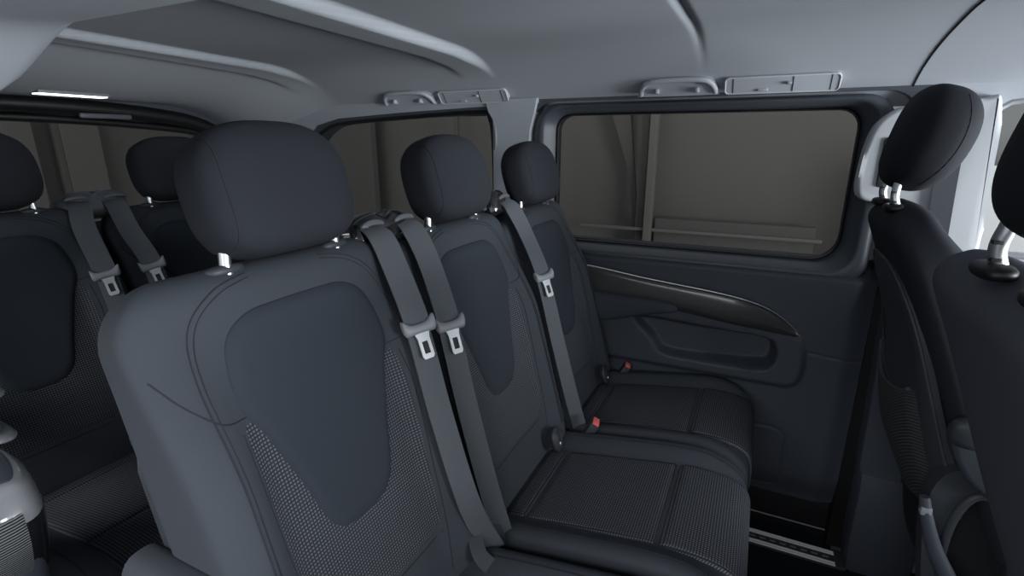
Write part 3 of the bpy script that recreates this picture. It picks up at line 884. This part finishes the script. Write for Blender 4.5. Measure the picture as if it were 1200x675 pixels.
# front door with window
fhole = rrect(.545, 1.45, 1.005, 1.425, (.02, .05, .08, .05))
v, f = prism([(.42, -.13), (XF, -.13), (XF, 1.62), (.42, 1.62)], wallmap(1.895), 0, .09, 0, [fhole])
D2 = mk('door_2', v, f, M['linerp'], sharp=30); tag(D2, kind='structure')
m = MB(); m.add(*box(1.08, 1.885, .45, 1.10, .05, .98, .02)); m.build('door_panel', M['doorp'], D2)
W3 = mk('window_3', *prism(fhole, wallmap(1.945), 0, .004), M['clear'], smooth=False); tag(W3, kind='structure')
m = MB(); m.add(*tube([(p[0], 1.900, p[1]) for p in densify(fhole, 100)], .008, 8, True)); m.build('window_gasket', M['greyp'], W3)

# light lining between the quarter window and the roof, and down the rear pillar
hdr = [(-2.48, .60), (-2.08, .60), (-2.075, 1.1), (-2.03, 1.31), (-1.935, 1.392), (-1.80, 1.420), (-1.4, 1.440), (-1.06, 1.451), (-.99, 1.452), (-.80, 1.460), (-.80, 1.50), (-1.4, 1.50), (-1.9, 1.48), (-2.48, 1.40)]
v, f = prism(hdr, wallmap(1.886), 0, .03, 0); tag(mk('trim_9', v, f, M['liner'], sharp=30), kind='structure')
# tailgate wall with rear window
rw = [(p.x, p.y) for p in cr([(-.12, .72, 0), (.9, .70, 0), (1.62, .72, 0), (1.74, .80, 0), (1.78, 1.1, 0), (1.76, 1.28, 0), (1.70, 1.345, 0), (1.55, 1.372, 0), (1.2, 1.395, 0), (.8, 1.402, 0), (.3, 1.39, 0), (-.05, 1.36, 0), (-.18, 1.25, 0), (-.2, 1.0, 0)], 6, True)]
def tg(a, b, d): return (XR - d, a, b)
v, f = prism([(YR - .05, -.13), (YL + .09, -.13), (YL + .09, 1.62), (YR - .05, 1.62)], tg, 0, .08, 0, [rw])
TG = mk('wall_back', v, f, M['frame'], sharp=30); tag(TG, kind='structure')
W4 = mk('window_4', *prism(rw, tg, .05, .055), M['tint'], smooth=False); tag(W4, kind='structure')
ro = densify(rw, 160)
m = MB(); m.add(*tube([(XR + .004, p[0], p[1] + .004) for p in ro], .016, 10, True)); m.build('window_gasket', M['rubber'], W4)
hd = cr([(-.2, 1.405, 0), (.3, 1.445, 0), (.8, 1.456, 0), (1.2, 1.452, 0), (1.5, 1.432, 0), (1.68, 1.40, 0), (1.80, 1.33, 0), (1.85, 1.2, 0)], 10)
m = MB(); m.add(*tube([(XR + .02, p.x, p.y - .004) for p in hd], .032, 12)); tag(m.build('trim_4', M['rubber']), kind='structure')
br = MB(); br.add(*box(XR + .044, 1.27, 1.418, .02, .19, .020, .008)); tag(br.build('header_insert', M['guide']), 'narrow grey insert set in the black frame above the rear window', 'insert')

# near side wall with large windows, front bulkhead with windscreen opening
v, f = prism([(XR, -.13), (XF, -.13), (XF, 1.62), (XR, 1.62)], lambda a, b, d: (a, YR - d, b), 0, .08, 0,
             [rrect(-2.0, -1.02, .85, 1.42, .06), rrect(-.82, .40, .85, 1.42, .06), rrect(.58, 1.55, .9, 1.42, .06)])
WR = mk('wall_right', v, f, M['linerp'], sharp=30); tag(WR, kind='structure')
gm = MB()
for a, b in ((-2.0, -1.02), (-.82, .40), (.58, 1.55)): gm.add(*prism(rrect(a, b, .85, 1.42, .06), lambda p, q, d: (p, YR - d, q), .04, .044))
gm.build('window_pane', M['clear'], WR, smooth=False)
v, f = prism([(YR - .05, -.13), (YL + .09, -.13), (YL + .09, 1.62), (YR - .05, 1.62)], lambda a, b, d: (XF + d, a, b), 0, .06, 0, [rrect(YR + .12, YL - .08, .80, 1.50, .10)])
WF = mk('wall_front', v, f, M['plastic'], sharp=30); tag(WF, kind='structure')
mk('windscreen_pane', *prism(rrect(YR + .12, YL - .08, .80, 1.50, .10), lambda a, b, d: (XF + d, a, b), .03, .034), M['clear'], WF, smooth=False)

# ------------------------------------------------------------------ roof fittings
def roofmap(xc, yc):
    """frame on the headliner cove: a along x, b down the cove, h away from the surface"""
    e = .004
    dy = (ceil_z(xc, yc + e) - ceil_z(xc, yc - e)) / (2 * e) * 2.0
    B_ = Vector((0, 1, dy)).normalized(); N_ = Vector((0, dy, -1)).normalized(); O = Vector((xc, yc, ceil_z(xc, yc))) + N_ * .011
    return lambda a, b, h: tuple(O + Vector((1, 0, 0)) * a + B_ * b + N_ * h)
def grab(label, xc, yc, L):
    fm = roofmap(xc, yc); root = empty('grab_handle', fm(0, 0, 0)); off = root.location
    tag(root, label, 'grab handle', 'roof grab handles')
    m = MB(); o = [(p.x, p.y) for p in cr([(-L, .026, 0), (-L * .97, -.006, 0), (-L * .82, -.032, 0), (-L * .4, -.042, 0), (L * .4, -.042, 0), (L * .82, -.032, 0), (L * .97, -.006, 0), (L, .026, 0), (L * .9, .030, 0), (-L * .9, .030, 0)], 5, True)]
    m.add(*prism(o, fm, .003, -.045, 0)); m.build('backing', M['linerp'], root, off, sharp=40)
    P = cr([fm(-L * .97, .022, .002), fm(-L * .93, .000, .006), fm(-L * .76, -.024, .010), fm(-L * .4, -.032, .012), fm(L * .4, -.032, .012), fm(L * .76, -.024, .010), fm(L * .93, .000, .006), fm(L * .97, .022, .002)], 8)
    m = MB(); m.add(*tube(P, .0085, 12)); m.build('grip', M['linerp'], root, off)
    for s in (-1, 1):
        m = MB(); m.add(*box(0, 0, 0, .011, .026, .016, .004)); c = Vector(fm(s * L * .52, .008, .008))
        m.v = [tuple(Vector(p) + c) for p in m.v]; m.build('hinge_pin', M['linerp'], root, off)
    return root
grab('light grey grab handle above the sliding door window', -.29, 1.86, .122)
grab('light grey grab handle above the rear quarter window', -1.37, 1.86, .125)
def lamp_panel(label, xc, yc, L, hook):
    fm = roofmap(xc, yc); root = empty('roof_panel', fm(0, 0, 0)); off = root.location
    tag(root, label, 'roof panel', 'roof lamp panels')
    m = MB(); m.add(*prism(rrect(-L, L, -.027, .027, .012), fm, .007, -.045, 0)); p_ = m.build('cover', M['linerp'], root, off, sharp=40)
    m = MB(); m.add(*tube([fm(a, b, .0072) for a, b in rrect(-L, L, -.027, .027, .012)], .0026, 8, True)); m.build('rim', M['lightp'], root, off)
    m = MB(); m.add(*tube([fm(L * .22, b, .0072) for b in (-.026, .0, .026)], .0016, 6)); m.add(*tube([fm(-L * .85, b, .0072) for b in (-.026, .0, .026)], .0012, 6)); m.add(*tube([fm(L * .86, b, .0072) for b in (-.026, .0, .026)], .0012, 6)); m.build('joint', M['seam'], root, off)
    m = MB()
    for a, b in ((L * .16, -.004), (-L * .30, .016)):
        q = box(0, 0, 0, .012, .020, .008, .003) if b < 0 else box(0, 0, 0, .028, .008, .008, .003)
        c = Vector(fm(a, b, .009)); m.add([tuple(Vector(p) + c) for p in q[0]], q[1])
    m.build('switch', M['linerp'], root, off)
    return root
lamp_panel('long light grey reading-lamp panel above the sliding door window', .012, 1.86, .155, True)
lamp_panel('light grey reading-lamp panel above the quarter window beside the light pillar', -1.06, 1.86, .150, True)
# rear roof lamp
root = empty('roof_lamp', (-2.30, 1.09, 1.48)); tag(root, 'bright lit lamp strip in the ceiling over the rear window', 'lamp')
zl = ceil_z(-2.30, 1.09)
m = MB(); m.add(*box(-2.30, 1.09, zl + .001, .065, .22, .012, .004)); m.build('lamp_frame', M['greyp'], root, root.location)
m = MB()
for k in range(6): m.add(*box(-2.30, 1.0 + .036 * k, zl - .006, .050, .032, .006, .002))
m.build('lamp_lens', M['lamp'], root, root.location)

# near side roof duct (light, close to the camera)
rings = []
for i in range(60):
    t = i / 59; x = -.84 + 2.3 * t ** 1.8
    e = max(.05, math.sqrt(max(0, 1 - (1 - min(1, (x + .84) / .10)) ** 2)))
    zb = 1.415 - .072 * sst(-.58, -.82, x); zt = 1.58
    y0, y1 = -.28, .315
    cy, cz, hy, hz = (y0 + y1) / 2, (zb + zt) / 2, (y1 - y0) / 2, (zt - zb) / 2
    r_ = []
    for k in range(48):
        a, b = sel(2 * math.pi * k / 48, 7); r_.append((x, cy + hy * a * (.8 + .2 * e), cz + hz * b * e))
    rings.append(r_)
RD = mk('trim_5', *loft(rings), M['linerp'], sharp=70); tag(RD, kind='structure')

# ------------------------------------------------------------------ door sill strip and step
r = empty('sill_strip', (.2, 1.84, -.115)); tag(r, 'ribbed aluminium tread strip on the floor below the sliding door', 'tread strip')
m = MB(); m.add(*box(.14, 1.84, -.118, .50, .082, .010, .003)); m.build('strip_body', M['plastic'], r, r.location)
for k, y in enumerate((1.806, 1.818, 1.862, 1.873)):
    m = MB(); m.add(*box(.14, y, -.112, .50, .007, .006, .002)); m.build('metal_rib', M['steel'], r, r.location)
m = MB()
for k in range(14): m.add(*box(-.08 + .034 * k, 1.84, -.112, .020, .006, .003, .001))
m.build('grip_marks', M['greyp'], r, r.location)
m = MB(); m.add(*box(.405, 1.84, -.114, .032, .084, .016, .006)); m.build('end_cap', M['plastic'], r, r.location)
m = MB(); m.add(*box(-.2, 1.985, -.02, 1.3, .05, .22, .012)); tag(m.build('trim_6', M['black']), kind='structure')
m = MB(); m.add(*tube([(-.8, 1.952, -.085), (.45, 1.952, -.085)], .003, 8)); tag(m.build('trim_7', M['greyp']), kind='structure')

# ------------------------------------------------------------------ gloss side console at the lower left
cons = empty('side_console', (-1.22, .22, -.12)); co = cons.location
tag(cons, 'gloss black side console with fine pinstripes at the lower left corner', 'console')
K = .815
def kp(x, y, z): return (x * K - co[0], min(y * K, .293) - co[1], (1.32 + (z - 1.32) * K if z > .0 else -.12) - co[2])
def plan(g=0., x1=-1.07, c=0.):
    return [(p.x, p.y) for p in cr([(x1 - .004 - .5 * c, .285, 0), (x1 - .03, .335 - g, 0), (x1 - .13, .362 - g, 0), (-1.40, .366 - g, 0), (-1.62, .36 - g, 0), (-1.63, .10 + g + c, 0), (-1.45, .06 + g + c, 0), (x1 - .12 - .6 * c, .08 + g + c, 0), (x1 - .025 - .9 * c, .16 + g + c, 0)], 5, True)]
def cl(levels):
    return loft([[kp(p[0], p[1], l[0]) for p in plan(*l[1:])] for l in levels])
body = mk('console_body', *cl([(-.12, .012, -1.15), (.30, .010, -1.14), (.50, .008, -1.115), (.60, .006, -1.09)]), M['frame'], cons, sharp=45)
cap = mk('gloss_cap', *cl([(.545, .0, -1.115), (.60, .0, -1.09), (.66, .0, -1.075), (.685, .0, -1.071), (.70, .012, -1.08)]), M['piano'], cons, sharp=35)
mk('bevelled_rim', *cl([(.686, .001, -1.070), (.712, .003, -1.071, .004), (.742, .008, -1.078, .045), (.748, .012, -1.083, .056), (.7505, .016, -1.088, .06)]), M['silverg'], cons, sharp=35)
mk('tray_inset', *cl([(.745, .020, -1.096, .068), (.7515, .0205, -1.097, .069), (.7525, .023, -1.100, .072)]), M['doorp'], cap, sharp=35)
lv = [(.548, -.004, -1.110), (.60, -.004, -1.086), (.64, -.004, -1.074), (.67, -.003, -1.070), (.708, .0, -1.068)]
rows = []
for z, g, x1 in lv:
    pl = plan(g, x1); rows.append([kp(pl[i % 45][0], pl[i % 45][1], z) for i in range(31, 47)])
v = [p for r_ in rows for p in r_]; f = grid_faces(len(rows), 16)
mk('pinstripe_panel', v, f, M['pin2'], cap, sharp=60)
# column with two oval lips, just past the frame edge
mk('lip_column', *loft([[kp(-1.50 + .04 * math.cos(a), .29 + .03 * math.sin(a), z) for a in [2 * math.pi * k / 20 for k in range(20)]] for z in (.70, .93)]), M['greyp'], cons)
for zc in (.803, .888):
    v, f = superellipsoid(.170, .045, .012, .8, .85, 40, 14)
    lp_ = mk('oval_lip', [kp(-1.335 + p[0], .325 + p[1] + .04 * p[0], zc + p[2] - .10 * p[1]) for p in v], f, M['lip'], cons, sharp=80)
    v, f = superellipsoid(.150, .030, .004, .8, .85, 40, 10)
    mk('lip_pad', [kp(-1.335 + p[0], .325 + p[1] + .04 * p[0], zc + .0125 + p[2] - .10 * p[1]) for p in v], f, M['frame'], lp_, sharp=80)

# ------------------------------------------------------------------ studio outside the vehicle
v, f = box(-.5, 5.2, 1.4, 16, .1, 6, 0); bw_ = mk('backdrop_wall_far', v, f, M['studio'], smooth=False); tag(bw_, kind='structure')
v, f = box(-7.0, 1, 1.4, .1, 16, 6, 0); br_ = mk('backdrop_wall_rear', v, f, M['studio'], smooth=False); tag(br_, kind='structure')
for x0, x1, y, z0, z1, m_, dep in ((-.97, -.90, 4.9, -.7, 3.5, 'studio3', .1), (-1.06, -.985, 4.95, -.7, 3.5, 'studio2', .06), (-4.9, -4.15, 4.9, -.7, 3.5, 'studio2', .1), (-3.03, -2.99, 4.9, -.7, 3.5, 'studio2', .05),
                                (-.88, .45, 4.98, -.7, .62, 'studio2', .1), (1.15, 4.5, 4.4, -.7, 1.17, 'studio4', .08), (-1.60, .5, 4.9, .50, .53, 'studio3', .04)):
    v, f = box((x0 + x1) / 2, y, (z0 + z1) / 2, x1 - x0, dep, z1 - z0, .01); tag(mk('backdrop_panel', v, f, M[m_], smooth=False), kind='structure')
v, f = prism([(-1.40, 3.2), (-1.95, 3.2), (-1.17, 1.04), (-1.02, .0), (-.98, .0)], lambda a, b, d: (a, d, b), 5.0, 5.06); tag(mk('backdrop_panel', v, f, M['studio2'], smooth=False), kind='structure')
for y0, y1, m_ in ((2.97, 3.03, 'studio2'), (3.03, 3.4, 'studio3'), (2.55, 2.8, 'studio3')):
    v, f = box(-6.8, (y0 + y1) / 2, 1.2, .06, y1 - y0, 4.5, .01); tag(mk('backdrop_panel', v, f, M[m_], smooth=False), kind='structure')
v, f = box(-.5, 0, -.75, 18, 14, .1, 0); tag(mk('ground', v, f, M['ground'], smooth=False), kind='structure')

# ------------------------------------------------------------------ camera
cam = bpy.data.cameras.new('camera'); cam.lens = 18; cam.sensor_width = 36; cam.clip_start = .02
co_ = bpy.data.objects.new('camera', cam); C.objects.link(co_)
co_.location = (0, 0, 1.32); co_.rotation_euler = (R(74), 0, R(25.7))
bpy.context.scene.camera = co_

# ------------------------------------------------------------------ light
w = bpy.data.worlds.new('World'); bpy.context.scene.world = w; w.use_nodes = True
w.node_tree.nodes['Background'].inputs[0].default_value = (.92, .96, 1.0, 1)
w.node_tree.nodes['Background'].inputs[1].default_value = 1.3
def area(name, loc, target, sx, sy, power, col=(1, 1, 1)):
    l = bpy.data.lights.new(name, 'AREA'); l.shape = 'RECTANGLE'; l.size = sx; l.size_y = sy; l.energy = power; l.color = col
    o = bpy.data.objects.new(name, l); C.objects.link(o); o.location = loc
    o.rotation_euler = (Vector(target) - Vector(loc)).to_track_quat('-Z', 'Y').to_euler(); return o
area('studio_softbox_front', (4.0, .6, 1.0), (0, .9, 1.5), 3.0, 1.6, 520, (.93, .97, 1))
area('studio_softbox_side', (-1.4, -3.0, 2.6), (-1.0, .8, .7), 6.0, 1.8, 280, (.97, .98, 1))
sc = bpy.context.scene
sc.view_settings.view_transform = 'Standard'; sc.view_settings.look = 'None'
sc.view_settings.gamma = 1; sc.view_settings.use_curve_mapping = False
sc.view_settings.exposure = 0
sc.cycles.use_denoising = True
sc.cycles.max_bounces = 8; sc.cycles.diffuse_bounces = 4; sc.cycles.transparent_max_bounces = 12
